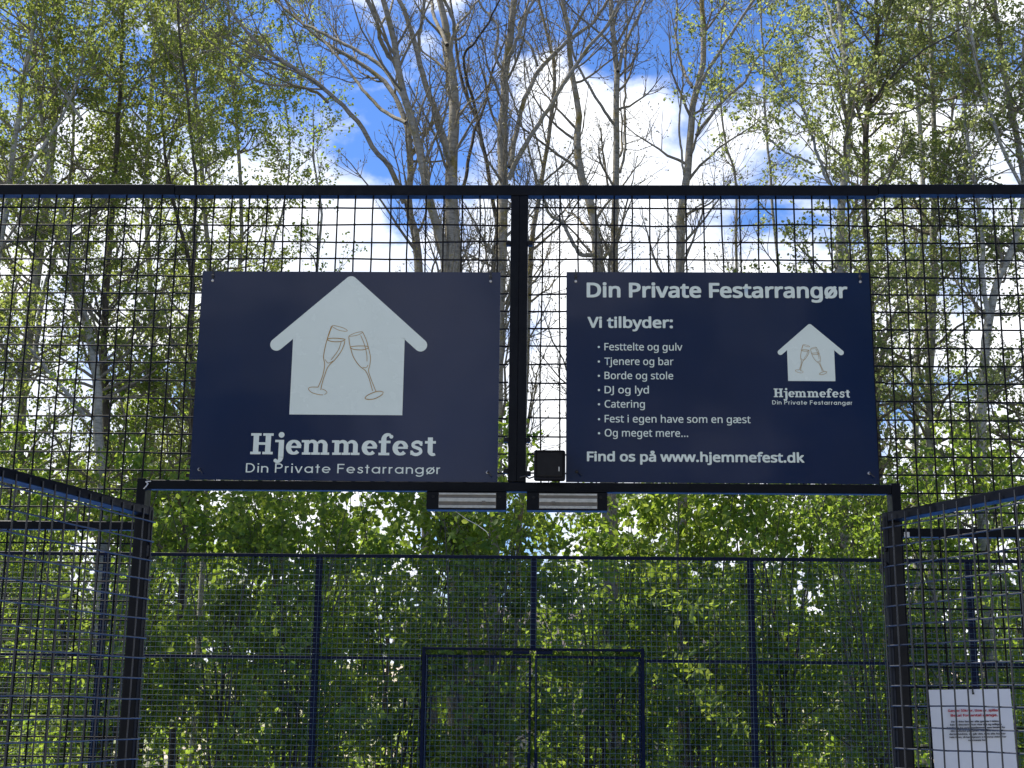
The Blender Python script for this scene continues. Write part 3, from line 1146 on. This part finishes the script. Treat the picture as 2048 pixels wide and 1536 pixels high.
BARE = 'leafless budding trees behind the near fence'
LEAFY = 'leafy poplars behind the court'
Yc = 14.2
tree('budding_tree', 'tall budding tree with lichen-spotted trunk and many fanning stems, rising behind the house sign', BARE, [
    stem(Z2([(905, 1530), (885, 1250), (885, 950), (900, 700), (895, 480), (868, 300), (850, 100), (800, -80)]), Yc, 31, 13, True, .2),
    stem(Z2([(862, 265), (820, 160), (780, 60), (760, -60)]), Yc, 10, 7, lean=.3),
    stem(Z2([(880, 300), (905, 200), (900, 150), (860, 80), (790, -30)]), Yc, 9, 6, lean=-.4),
    stem(Z2([(905, 200), (930, 100), (1000, -10)]), Yc, 7, 5, lean=.3),
    stem(Z2([(868, 930), (840, 800), (790, 650), (730, 500), (690, 330), (640, 170), (560, 0)]), Yc, 15, 9, lean=-.5),
    stem(Z2([(690, 340), (712, 200), (740, 0)]), Yc - .4, 8, 6, lean=-.3),
    stem(Z2([(850, 1530), (770, 1250), (720, 960), (655, 720), (605, 560), (590, 420), (540, 200), (500, 60), (480, -40)]), Yc, 20, 9, True, -.7),
    stem(Z2([(600, 560), (500, 400), (380, 290), (220, 190), (60, 90), (-60, 10)]), Yc - .4, 10, 6, lean=.5),
    stem(Z2([(590, 420), (490, 290), (460, 170), (400, 50), (370, -20)]), Yc - .5, 10, 7, lean=-.6),
    stem(Z2([(460, 170), (510, 60), (530, -20)]), Yc - .8, 6, 5, lean=.2),
], BARK, TWIG, 'bare', cfg=dict(limbs=2.8, tw=8))
tree('budding_tree', 'budding tree whose long limb arches far out to the left over the house sign', BARE, [
    stem(Z2([(690, 1530), (650, 1330), (625, 1150), (640, 950), (615, 700), (555, 520), (480, 400), (330, 260), (150, 150), (0, 30)]), Yc + .9, 18, 7, True, .8),
    stem(Z2([(610, 1190), (540, 1010), (470, 940), (380, 800), (270, 680), (150, 590), (0, 500), (-130, 430), (-250, 330)]), Yc + .9, 12, 6, lean=-.8),
    stem(Z2([(165, 600), (90, 556), (-60, 545), (-150, 560), (-280, 520)]), Yc + .7, 7, 4, lean=-.5),
    stem(Z2([(620, 720), (500, 640), (390, 520), (290, 380), (160, 200), (60, 60)]), Yc + .9, 9, 5, lean=.7),
], BARK, TWIG, 'bare', cfg=dict(limbs=2.8, tw=8))
tree('budding_tree', 'budding tree with straight pale trunk rising behind the centre post', BARE, [
    stem(Z2([(1175, 1530), (1190, 1200), (1185, 1000), (1175, 850), (1195, 600), (1200, 400), (1230, 150), (1240, 0), (1245, -60)]), Yc + .3, 22, 14, True, .3),
    stem(Z2([(1220, 1050), (1300, 900), (1440, 700), (1590, 480), (1700, 350), (1800, 250)]), Yc + .3, 11, 6, lean=-.6),
    stem(Z2([(1230, 980), (1265, 750), (1310, 560), (1390, 380), (1530, 210), (1680, 80), (1760, -20)]), Yc + .3, 12, 7, lean=.5),
    stem(Z2([(1192, 430), (1140, 300), (1160, 150), (1100, 50), (1050, -20)]), Yc + .4, 7, 5, lean=.2),
    stem(Z2([(1210, 360), (1270, 250), (1340, 100), (1400, 0)]), Yc + .4, 8, 6, lean=-.3),
    stem(Z2([(1390, 385), (1350, 250), (1290, 180), (1280, 80), (1320, -20)]), Yc + .6, 6, 5, lean=.4),
], BARK, TWIG, 'bare', cfg=dict(limbs=2.8, tw=8))
tree('budding_tree', 'slim dark budding tree leaning between the lichen trunk and the centre post', BARE, [
    stem(Z2([(1135, 1530), (1160, 1340), (1110, 1060), (1040, 700), (1000, 600), (940, 420), (900, 200), (890, 60)]), Yc + 1.3, 10, 6, True, .4),
    stem(Z2([(960, 1080), (1010, 780), (1080, 560), (1120, 350), (1180, 180)]), Yc + 1.0, 8, 4, lean=.5),
    stem(Z2([(1040, 690), (960, 380), (1040, 300), (1140, 170)]), Yc + 1.3, 7, 4, lean=-.5),
], DARKBARK, TWIG, 'bare', cfg=dict(limbs=2.8, tw=8))
tree('budding_tree', 'thin leaning budding tree just right of the centre post', BARE, [
    stem(Z2([(1350, 1530), (1390, 1200), (1420, 1000), (1480, 600), (1490, 380), (1430, 100), (1400, -30)]), Yc + 1.6, 11, 6, True, .3),
    stem(Z2([(1390, 1100), (1340, 900), (1290, 750), (1220, 560)]), Yc + 1.6, 5, 3, lean=-.4, top=.5),
], BARK, TWIG, 'bare', cfg=dict(limbs=2.8, tw=8))
tree('budding_tree', 'budding tree forking low above the text sign, its left stem bent', BARE, [
    stem(Z2([(1740, 1530), (1700, 1180), (1640, 1000), (1620, 800), (1640, 650), (1590, 400), (1580, 200), (1550, 0)]), Yc + .5, 20, 9, True, .3),
    stem(Z2([(1745, 1480), (1640, 1500), (1540, 1340), (1460, 1300), (1420, 1180)]), Yc + .5, 10, 5, lean=-.4, top=.6),
    stem(Z2([(1730, 1400), (1620, 1240), (1560, 1180)]), Yc + .5, 6, 3, lean=.4, top=.4),
], BARK, TWIG, 'bare', cfg=dict(limbs=2.8, tw=8))
tree('budding_tree', 'straight lichen-flecked budding tree above the middle of the text sign', BARE, [
    stem(Z2([(1840, 1530), (1850, 1000), (1850, 700), (1860, 420), (1840, 250), (1830, 60), (1825, -40)]), Yc + .9, 15, 10, True, .2),
    stem(Z2([(1860, 420), (1900, 250), (1960, 100), (2000, 0)]), Yc + 1.0, 8, 6, lean=.4),
    stem(Z2([(1840, 730), (1740, 620), (1620, 430), (1560, 250)]), Yc + 1.0, 7, 4, lean=-.5),
    stem(Z2([(1870, 1010), (1905, 860), (1905, 600), (1910, 300), (1920, 60)]), Yc + 1.0, 6, 4, lean=.3),
], BARK, TWIG, 'bare', cfg=dict(limbs=2.8, tw=8))
tree('budding_tree', 'grey budding tree forking upward above the right half of the text sign', BARE, [
    stem(Z3([(165, 1430), (170, 1180), (200, 990), (225, 750), (240, 550), (300, 300), (295, 60), (290, -30)]), Yc + .1, 19, 10, True, .2),
    stem(Z3([(240, 530), (300, 430), (400, 280), (500, 130), (590, 0)]), Yc + .1, 9, 5, lean=-.4),
    stem(Z3([(255, 740), (380, 560), (520, 420), (600, 270), (690, 130)]), Yc + .1, 8, 4, lean=.4),
    stem(Z3([(232, 480), (190, 360), (160, 200), (160, 0)]), Yc + .2, 7, 5, lean=.5),
    stem(Z3([(185, 960), (155, 700), (170, 480), (130, 300)]), Yc, 5, 3, lean=-.4, top=.6),
    stem(Z3([(190, 1190), (260, 1120), (320, 1080)]), Yc, 4, 2, lean=.2, top=.3),
], BARK, TWIG, 'bare', cfg=dict(limbs=2.8, tw=8))
tree('budding_tree', 'thin whip-like sapling between the grey budding tree and the right-hand poplars', BARE, [
    stem(Z3([(475, 1430), (470, 950), (400, 700), (395, 300), (410, 60)]), Yc + 1.4, 6, 3, True, .2),
], BARK, TWIG, 'bare', cfg=dict(limbs=3.0, L=(.4, 1.0)))

LC = dict(limbs=5.6, t0=.25, L=(.9, 2.3), tw=8, twL=(.3, .85), t3=3, t3L=(.12, .38), per=8, size=(.028, .064), ang=62, up=.45, off=.024, tap=.4)


def lc(**k):
    d = dict(LC); d.update(k)
    return d


# left-hand poplars
tree('poplar_tree', 'leafy poplar with leaning grey trunk seen midway between the left edge and the house sign', LEAFY, [
    stem(Z4([(530, 1530), (495, 1250), (490, 1000), (450, 750), (390, 560), (360, 420), (330, 200), (250, 0), (200, -260), (160, -520)]), 13.4, 22, 9, True, .3),
    stem(Z4([(430, 1160), (300, 970), (150, 800), (0, 690)]), 13.2, 9, 4, lean=-.5, top=.8),
    stem(Z1([(480, 700), (400, 580), (270, 390), (200, 230), (60, 60)]), 13.3, 7, 4, lean=.4),
], BARK2, TWIG, 'leafy', LEAF_POPLAR, lc())
tree('poplar_tree', 'upright dark-stemmed poplar close beside the leaning grey trunk', LEAFY, [
    stem(Z4([(545, 1530), (535, 1100), (525, 650), (545, 300), (560, 0), (575, -260), (590, -560), (600, -960)]), 14.0, 17, 8, True, .3),
    stem(Z4([(535, 650), (590, 560), (660, 380), (740, 120), (800, -100)]), 14.0, 6, 3, lean=.5),
], DARKBARK, TWIG, 'leafy', LEAF_POPLAR, lc())
tree('poplar_tree', 'twin-trunked pale poplar nearest the left edge', LEAFY, [
    stem(Z4([(85, 1400), (110, 1000), (150, 600), (190, 300), (220, 0), (245, -300), (260, -700), (270, -980)]), 15.2, 26, 10, True, .3),
    stem(Z4([(175, 900), (205, 560), (235, 400), (300, 100), (330, -200), (330, -600)]), 15.0, 12, 6, lean=.4),
    stem(Z4([(60, 600), (130, 370), (170, 100)]), 14.8, 6, 3, lean=-.3),
], BARK2, TWIG, 'leafy', LEAF_POPLAR, lc())
tree('poplar_tree', 'leafy poplar with forked dark stem just left of the house sign', LEAFY, [
    stem(Z4([(965, 1480), (975, 1200), (985, 900), (960, 750), (970, 500), (930, 260), (870, 60), (820, -180), (790, -480)]), 14.6, 13, 6, True, .4),
    stem(Z4([(960, 740), (1000, 400), (1010, 200), (1030, 0), (1000, -380), (960, -800)]), 14.6, 9, 5, lean=-.5),
], DARKBARK, TWIG, 'leafy', LEAF_POPLAR, lc())
tree('poplar_tree', 'slender white-barked poplar seen between the left gate post and the house sign', LEAFY, [
    stem([(366, 1199), (375, 1080), (387, 985), (397, 800), (414, 540), (404, 420), (392, 240), (372, 60), (360, -60)], 16.4, 15, 7, True, .2),
    stem([(355, 1100), (360, 960), (352, 830), (340, 700)], 16.6, 7, 4, lean=.5),
], BARK2, TWIG, 'leafy', LEAF_POPLAR, lc(L=(.8, 1.8)))
tree('poplar_tree', 'slender poplar with thin pale trunk below the corner of the house sign', LEAFY, [
    stem([(398, 1260), (408, 1080), (412, 985), (440, 800), (470, 600), (480, 420), (470, 260), (455, 100), (450, -60)], 17.0, 12, 6, True, .2),
    stem([(445, 790), (510, 600), (560, 420), (575, 300), (560, 160)], 17.0, 6, 3, lean=.3),
], BARK2, TWIG, 'leafy', LEAF_POPLAR, lc(t0=.25, L=(.8, 1.6)))
tree('poplar_tree', 'young poplar with sparse bright leaves above the top corner of the house sign', LEAFY, [
    stem([(645, 1000), (640, 800), (632, 560), (640, 420), (624, 320), (622, 240)], 15.4, 9, 3, True, .2, top=.5),
], BARK2, TWIG, 'leafy', LEAF_LIGHT, lc(limbs=4.0, t0=.4, L=(.4, 1.0), tw=6, t3=3, per=4))
tree('poplar_tree', 'spreading poplar filling the top left corner with yellow-green leaves', LEAFY, [
    stem([(-40, 900), (-20, 600), (10, 380), (30, 200), (60, 0), (80, -80)], 13.0, 17, 8, True, .3),
    stem([(0, 420), (70, 300), (130, 190), (160, 60), (170, -60)], 13.1, 8, 5, lean=.4),
], BARK2, TWIG, 'leafy', LEAF_POPLAR, lc())
tree('poplar_tree', 'far poplar with dense leaves behind the others on the left side', LEAFY, [
    stem([(300, 1000), (305, 700), (290, 400), (300, 150), (310, -60)], 19.0, 14, 8, True, .2),
    stem([(300, 420), (350, 250), (390, 80), (400, -60)], 19.0, 7, 5, lean=.4),
], BARK2, TWIG, 'leafy', LEAF_POPLAR, lc(L=(1.0, 2.4)))

# right-hand poplars
tree('poplar_tree', 'leafy poplar with grey trunk above the right corner of the text sign', LEAFY, [
    stem(Z3([(1040, 1430), (1060, 1080), (1085, 800), (1110, 500), (1080, 300), (1060, 0), (1040, -150)]), 14.0, 18, 9, True, .3),
    stem(Z3([(975, 1000), (905, 850), (830, 640), (700, 520), (620, 420)]), 13.8, 7, 3, lean=-.4, top=.8),
    stem(Z3([(1085, 320), (1010, 170), (1000, 40), (960, -80)]), 14.0, 8, 5, lean=.3),
    stem(Z3([(900, 900), (720, 850), (600, 760)]), 13.7, 5, 3, lean=-.3, top=.5),
], BARK2, TWIG, 'leafy', LEAF_PALE, lc())
tree('poplar_tree', 'leafy poplar with dark curving trunk beyond the right end of the text sign', LEAFY, [
    stem(Z3([(1195, 1430), (1180, 1000), (1190, 750), (1230, 400), (1270, 150), (1260, 0), (1265, -120)]), 14.5, 15, 8, True, .3),
    stem(Z3([(1215, 560), (1320, 430), (1480, 320), (1700, 200)]), 14.4, 6, 3, lean=-.4),
    stem(Z3([(1190, 1260), (1290, 1160), (1400, 1080)]), 14.3, 5, 3, lean=.3, top=.4),
], DARKBARK, TWIG, 'leafy', LEAF_PALE, lc())
tree('poplar_tree', 'poplar with upright trunk standing over the right gate leaf', LEAFY, [
    stem(Z5([(345, 1530), (348, 1200), (360, 800), (380, 450), (372, 300), (385, 60), (390, -200), (380, -560), (375, -920)]), 14.9, 19, 9, True, .3),
    stem(Z5([(330, 420), (290, 480), (250, 560)][::-1]), 14.7, 4, 5, lean=.2, top=.2),
    stem(Z5([(90, 1100), (110, 940), (140, 780), (215, 560), (300, 300)]), 14.7, 9, 4, lean=.3, top=.8),
], BARK2, TWIG, 'leafy', LEAF_PALE, lc())
tree('poplar_tree', 'forked poplar with stout pale trunk near the right edge', LEAFY, [
    stem(Z5([(600, 1400), (615, 1080), (640, 720), (665, 600), (720, 430), (775, 330), (830, 150), (860, -200), (850, -600)]), 13.6, 22, 9, True, .3),
    stem(Z5([(640, 720), (620, 480), (625, 250), (600, 0), (560, -300), (540, -700)]), 13.6, 11, 6, lean=.4),
], BARK2, TWIG, 'leafy', LEAF_PALE, lc())
tree('poplar_tree', 'spreading poplar filling the top right corner with grey-green leaves', LEAFY, [
    stem([(2110, 900), (2090, 600), (2060, 380), (2030, 200), (2000, 0), (1990, -80)], 14.2, 17, 9, True, .3),
    stem([(2070, 420), (2000, 300), (1940, 120), (1925, 0), (1920, -60)], 14.0, 8, 5, lean=-.4),
], BARK2, TWIG, 'leafy', LEAF_PALE, lc())
tree('poplar_tree', 'far poplar with fine dense leaves behind the others on the right side', LEAFY, [
    stem([(1830, 1000), (1835, 700), (1850, 400), (1840, 150), (1850, -60)], 18.5, 14, 8, True, .2),
    stem([(1845, 500), (1900, 300), (1920, 100), (1930, -60)], 18.5, 7, 5, lean=.4),
], BARK2, TWIG, 'leafy', LEAF_PALE, lc(L=(1.0, 2.4)))
tree('poplar_tree', 'slim young poplar with scattered leaves against the cloud right of the grey budding tree', LEAFY, [
    stem([(1560, 1000), (1555, 800), (1560, 560), (1545, 380), (1535, 240), (1530, 120), (1525, 0)], 16.5, 8, 4, True, .2, top=.8),
], BARK2, TWIG, 'leafy', LEAF_PALE, lc(limbs=4.0, t0=.3, L=(.5, 1.2), tw=6, t3=3, per=4))


# ------------------------------------------------------------------ shrubs behind the far fence
def shrub(x, y, h, w, ns, leafm, label, size=(.05, .09), per=4, limbs=9, tw=6, t3=3, cat='shrub', long=1.45, lean=(0, 0)):
    t = tag(empty('leafy_shrub', (x, y, 0)), label, cat, 'shrubs behind the far fence')
    P = []
    for k in range(ns):
        a = rng.uniform(0, 2 * PI)
        rr = w * math.sqrt(rng.uniform(.05, 1))
        hh = h * rng.uniform(.75, 1.0)
        b0 = np.array([x + rng.normal() * .12, y + rng.normal() * .12, 0])
        tp = np.array([x + math.cos(a) * rr + lean[0], y + math.sin(a) * rr * .8 + lean[1], hh])
        mid = b0 * .45 + tp * .55 + np.array([rng.normal() * .1 - math.cos(a) * rr * .22, rng.normal() * .1, h * .05])
        P.append(resample(smooth_line3(np.array([b0, mid, tp])), 16))
    P = np.array(P)
    R = np.linspace(1, .2, 16)[None] * rng.uniform(.012, .022, (ns, 1))
    A, RA = sprout(P, R, limbs, .12, 1.0, (.5, 1.3), 58, .45, .16, 7, .6, .010, .3, .35)
    B, RB = sprout(A, RA, tw, .15, 1.0, (.2, .55), 48, .2, .18, 5, .6, .005, .4)
    D, RD = sprout(B, RB, t3, .2, 1.0, (.1, .3), 45, 0, .2, 3, .7, .003, .6)
    V, F = join([tubes(P, R, 7), tubes(A, RA, 4), tubes(B, np.maximum(RB, .002), 3)])
    base = np.array([x, y, 0])
    link('branches', npmesh('branches', V - base, F, True), DARKBARK, t)
    leaves(D, per, size, 'foliage', leafm, t, .05, .035, .35, long)
    return t


SH = [
    (-6.6, 12.6, 4.9, 1.2, LEAF_SHRUB, 'dark shrub behind the far fence, seen through the left gate leaf at the edge'),
    (-5.0, 11.9, 4.4, 1.1, LEAF_SHRUB, 'dense shrub seen through the left gate leaf beside the far fence post'),
    (-3.7, 12.2, 4.3, 1.0, LEAF_LIGHT, 'light green shrub around the two pale trunks, right of the left gate leaf'),
    (-2.7, 11.7, 4.0, 0.9, LEAF_SHRUB, 'shrub behind the left panel of the far fence, touching the post under the house sign'),
    (-1.6, 12.4, 4.9, 1.0, LEAF_SHRUB, 'tall shrub under the house sign between the far fence post and the far gate'),
    (-0.7, 11.8, 4.2, 1.0, LEAF_LIGHT, 'bright shrub behind the left leaf of the far gate'),
    (0.5, 12.3, 3.8, 0.9, LEAF_SHRUB, 'shrub behind the right leaf of the far gate, below the gap of sky'),
    (1.6, 11.9, 4.5, 0.9, LEAF_LIGHT, 'yellow-green shrub with long leaves right of the far gate'),
    (2.5, 12.5, 5.0, 1.0, LEAF_SHRUB, 'shrub behind the far fence post under the right end of the text sign'),
    (3.5, 11.8, 4.4, 1.0, LEAF_SHRUB, 'small-leaved shrub in front of the right gate post'),
    (4.6, 12.3, 4.5, 1.1, LEAF_SHRUB, 'shrub seen through the right gate leaf behind the paper notice'),
    (5.9, 12.6, 4.8, 1.2, LEAF_SHRUB, 'shrub at the right edge behind the mesh of the right gate leaf'),
]
for x, y, h, w, m, lab in SH:
    if 'long' in lab or 'tall' in lab:
        shrub(x, y, h, w, 8, m, lab, size=(.07, .15), long=2.2, per=4, limbs=8)
    elif 'small' in lab or 'dark' in lab:
        shrub(x, y, h, w, 9, m, lab, size=(.03, .065), per=6, limbs=8)
    else:
        shrub(x, y, h, w, 8, m, lab, size=(.045, .11), per=4, limbs=8)
SH2 = [
    (-7.6, 15.4, 6.0, 'tall understorey bush deep in the wood beyond the left gate leaf'),
    (-5.6, 15.0, 5.8, 'tall understorey bush behind the twin-trunked poplar'),
    (-3.0, 15.6, 5.8, 'tall understorey bush behind the white-barked poplar trunks'),
    (-1.0, 16.0, 6.2, 'tall understorey bush straight below the left door lock'),
    (0.9, 17.2, 5.0, 'tall understorey bush below the gap of sky right of the door locks'),
    (2.6, 15.6, 6.0, 'tall understorey bush below the web address of the text sign'),
    (4.4, 15.2, 5.8, 'tall understorey bush behind the upright poplar over the right gate leaf'),
    (6.6, 15.6, 6.0, 'tall understorey bush deep in the wood at the right edge'),
]
for x, y, h, lab in SH2:
    shrub(x, y, h, 1.3, 7, LEAF_SHRUB, lab, size=(.05, .12), limbs=9, per=4)

# ------------------------------------------------------------------ far wood and what is seen through it
nT = 190
P = []
for k in range(nT):
    x = rng.uniform(-26, 26); y = rng.uniform(21, 29); h = rng.uniform(2.8, 5.8)
    P.append(resample(np.array([(x, y, 0), (x + rng.normal() * .3, y, h * .5), (x + rng.normal() * .5, y + rng.normal() * .3, h)]), 12))
P = np.array(P)
R = np.linspace(.05, .012, 12)[None].repeat(nT, 0)
A, RA = sprout(P, R, 16, .12, 1, (.7, 1.8), 60, .5, .15, 6, .5, .02, .3, .3)
B, RB = sprout(A, RA, 7, .1, 1, (.3, .8), 45, .2, .2, 4, .5, .008, .4)
V, F = join([tubes(P, R, 6), tubes(A, RA, 3)])
w1 = tag(link('distant_wood', npmesh('distant_wood', V, F), DARKBARK), 'far green undergrowth of the wood showing through gaps in the shrubs', 'wood', kind='stuff')
leaves(B, 6, (.10, .17), 'foliage', LEAF_FAR, w1, .05, .08, .3)

# low plants of the wood floor
n_ = 420
P = np.zeros((n_, 4, 3))
bx, by, bh = rng.uniform(-15, 15, n_), rng.uniform(16.5, 25, n_), rng.uniform(.5, 1.45, n_)
for k in range(4):
    P[:, k, 0] = bx + rng.normal(0, .05, n_) * k; P[:, k, 1] = by + rng.normal(0, .05, n_) * k; P[:, k, 2] = bh * k / 3
R = np.full((n_, 4), .006)
A, RA = sprout(P, R, 7, .1, 1, (.25, .6), 60, .2, .15, 4, .7, .004, .4)
V, F = join([tubes(P, R, 4), tubes(A, np.maximum(RA, .002), 3)])
ug = tag(link('undergrowth', npmesh('undergrowth', V, F), DARKBARK), 'low green plants covering the floor of the wood', 'undergrowth', kind='stuff')
leaves(A, 9, (.06, .14), 'foliage', LEAF_SHRUB, ug, .05, .06, .2)

# unseen wood added behind the camera; its low gap shapes the signs' reflections
P = []
for k in range(110):
    x = -28 + 56 * (k + rng.uniform()) / 110; y = rng.uniform(-34, -27); h = rng.uniform(3.0, 4.5) if -5.2 < x < -.6 else rng.uniform(10.5, 14.0)
    P.append(resample(np.array([(x, y, 0), (x + rng.normal() * .3, y, h * .5), (x + rng.normal() * .5, y, h)]), 12))
P = np.array(P)
R = np.linspace(.09, .015, 12)[None].repeat(110, 0)
A, RA = sprout(P, R, 24, .1, 1, (1.0, 2.6), 60, .4, .15, 6, .5, .03, .3, .3)
B, RB = sprout(A, RA, 6, .1, 1, (.5, 1.2), 45, .2, .2, 4, .5, .008, .4)
V, F = join([tubes(P, R, 6), tubes(A, RA, 3)])
added_wood = tag(link('distant_wood', npmesh('distant_wood', V, F), DARKBARK), 'added unseen wood behind the camera, shaped for its reflection in the signs', 'wood', kind='stuff')
leaves(B, 5, (.16, .30), 'foliage', LEAF_FAR, added_wood, .05, .1, .3)

hs_ = tag(empty('distant_house', (0.6, 33.5, 0)), 'pale house half hidden far behind the shrubs, above the far gate', 'house')
PLASTER = flat_mat('pale_plaster', [(.3, (.60, .50, .42)), (.7, (.68, .58, .50))], 2.0, .9)
ROOF = flat_mat('dark_roof', [(.3, (.06, .05, .05)), (.7, (.10, .08, .07))], 4.0, .8)
GLASS = paint('dark_glass', (.02, .025, .03), (.03, .035, .04), .15)
b = MB().box(-4.5, 4.5, 0, 2.4, 0, 3.0)
b.build('wall', PLASTER, hs_)
me = npmesh('roof', [(-4.8, -.3, 2.9), (4.8, -.3, 2.9), (4.8, 2.7, 2.9), (-4.8, 2.7, 2.9), (-4.8, 1.2, 4.2), (4.8, 1.2, 4.2)], [(0, 1, 5, 4), (2, 3, 4, 5)])
rf = link('roof', me, ROOF, hs_)
for x in (-3.2, -1.0, 1.2, 3.3):
    fr = MB().box(x - .6, x + .6, -.03, -.002, 1.0, 2.4).build('window', WHITE, hs_)
    MB().box(x - .52, x + .52, -.05, -.032, 1.08, 2.32).build('pane', GLASS, fr)
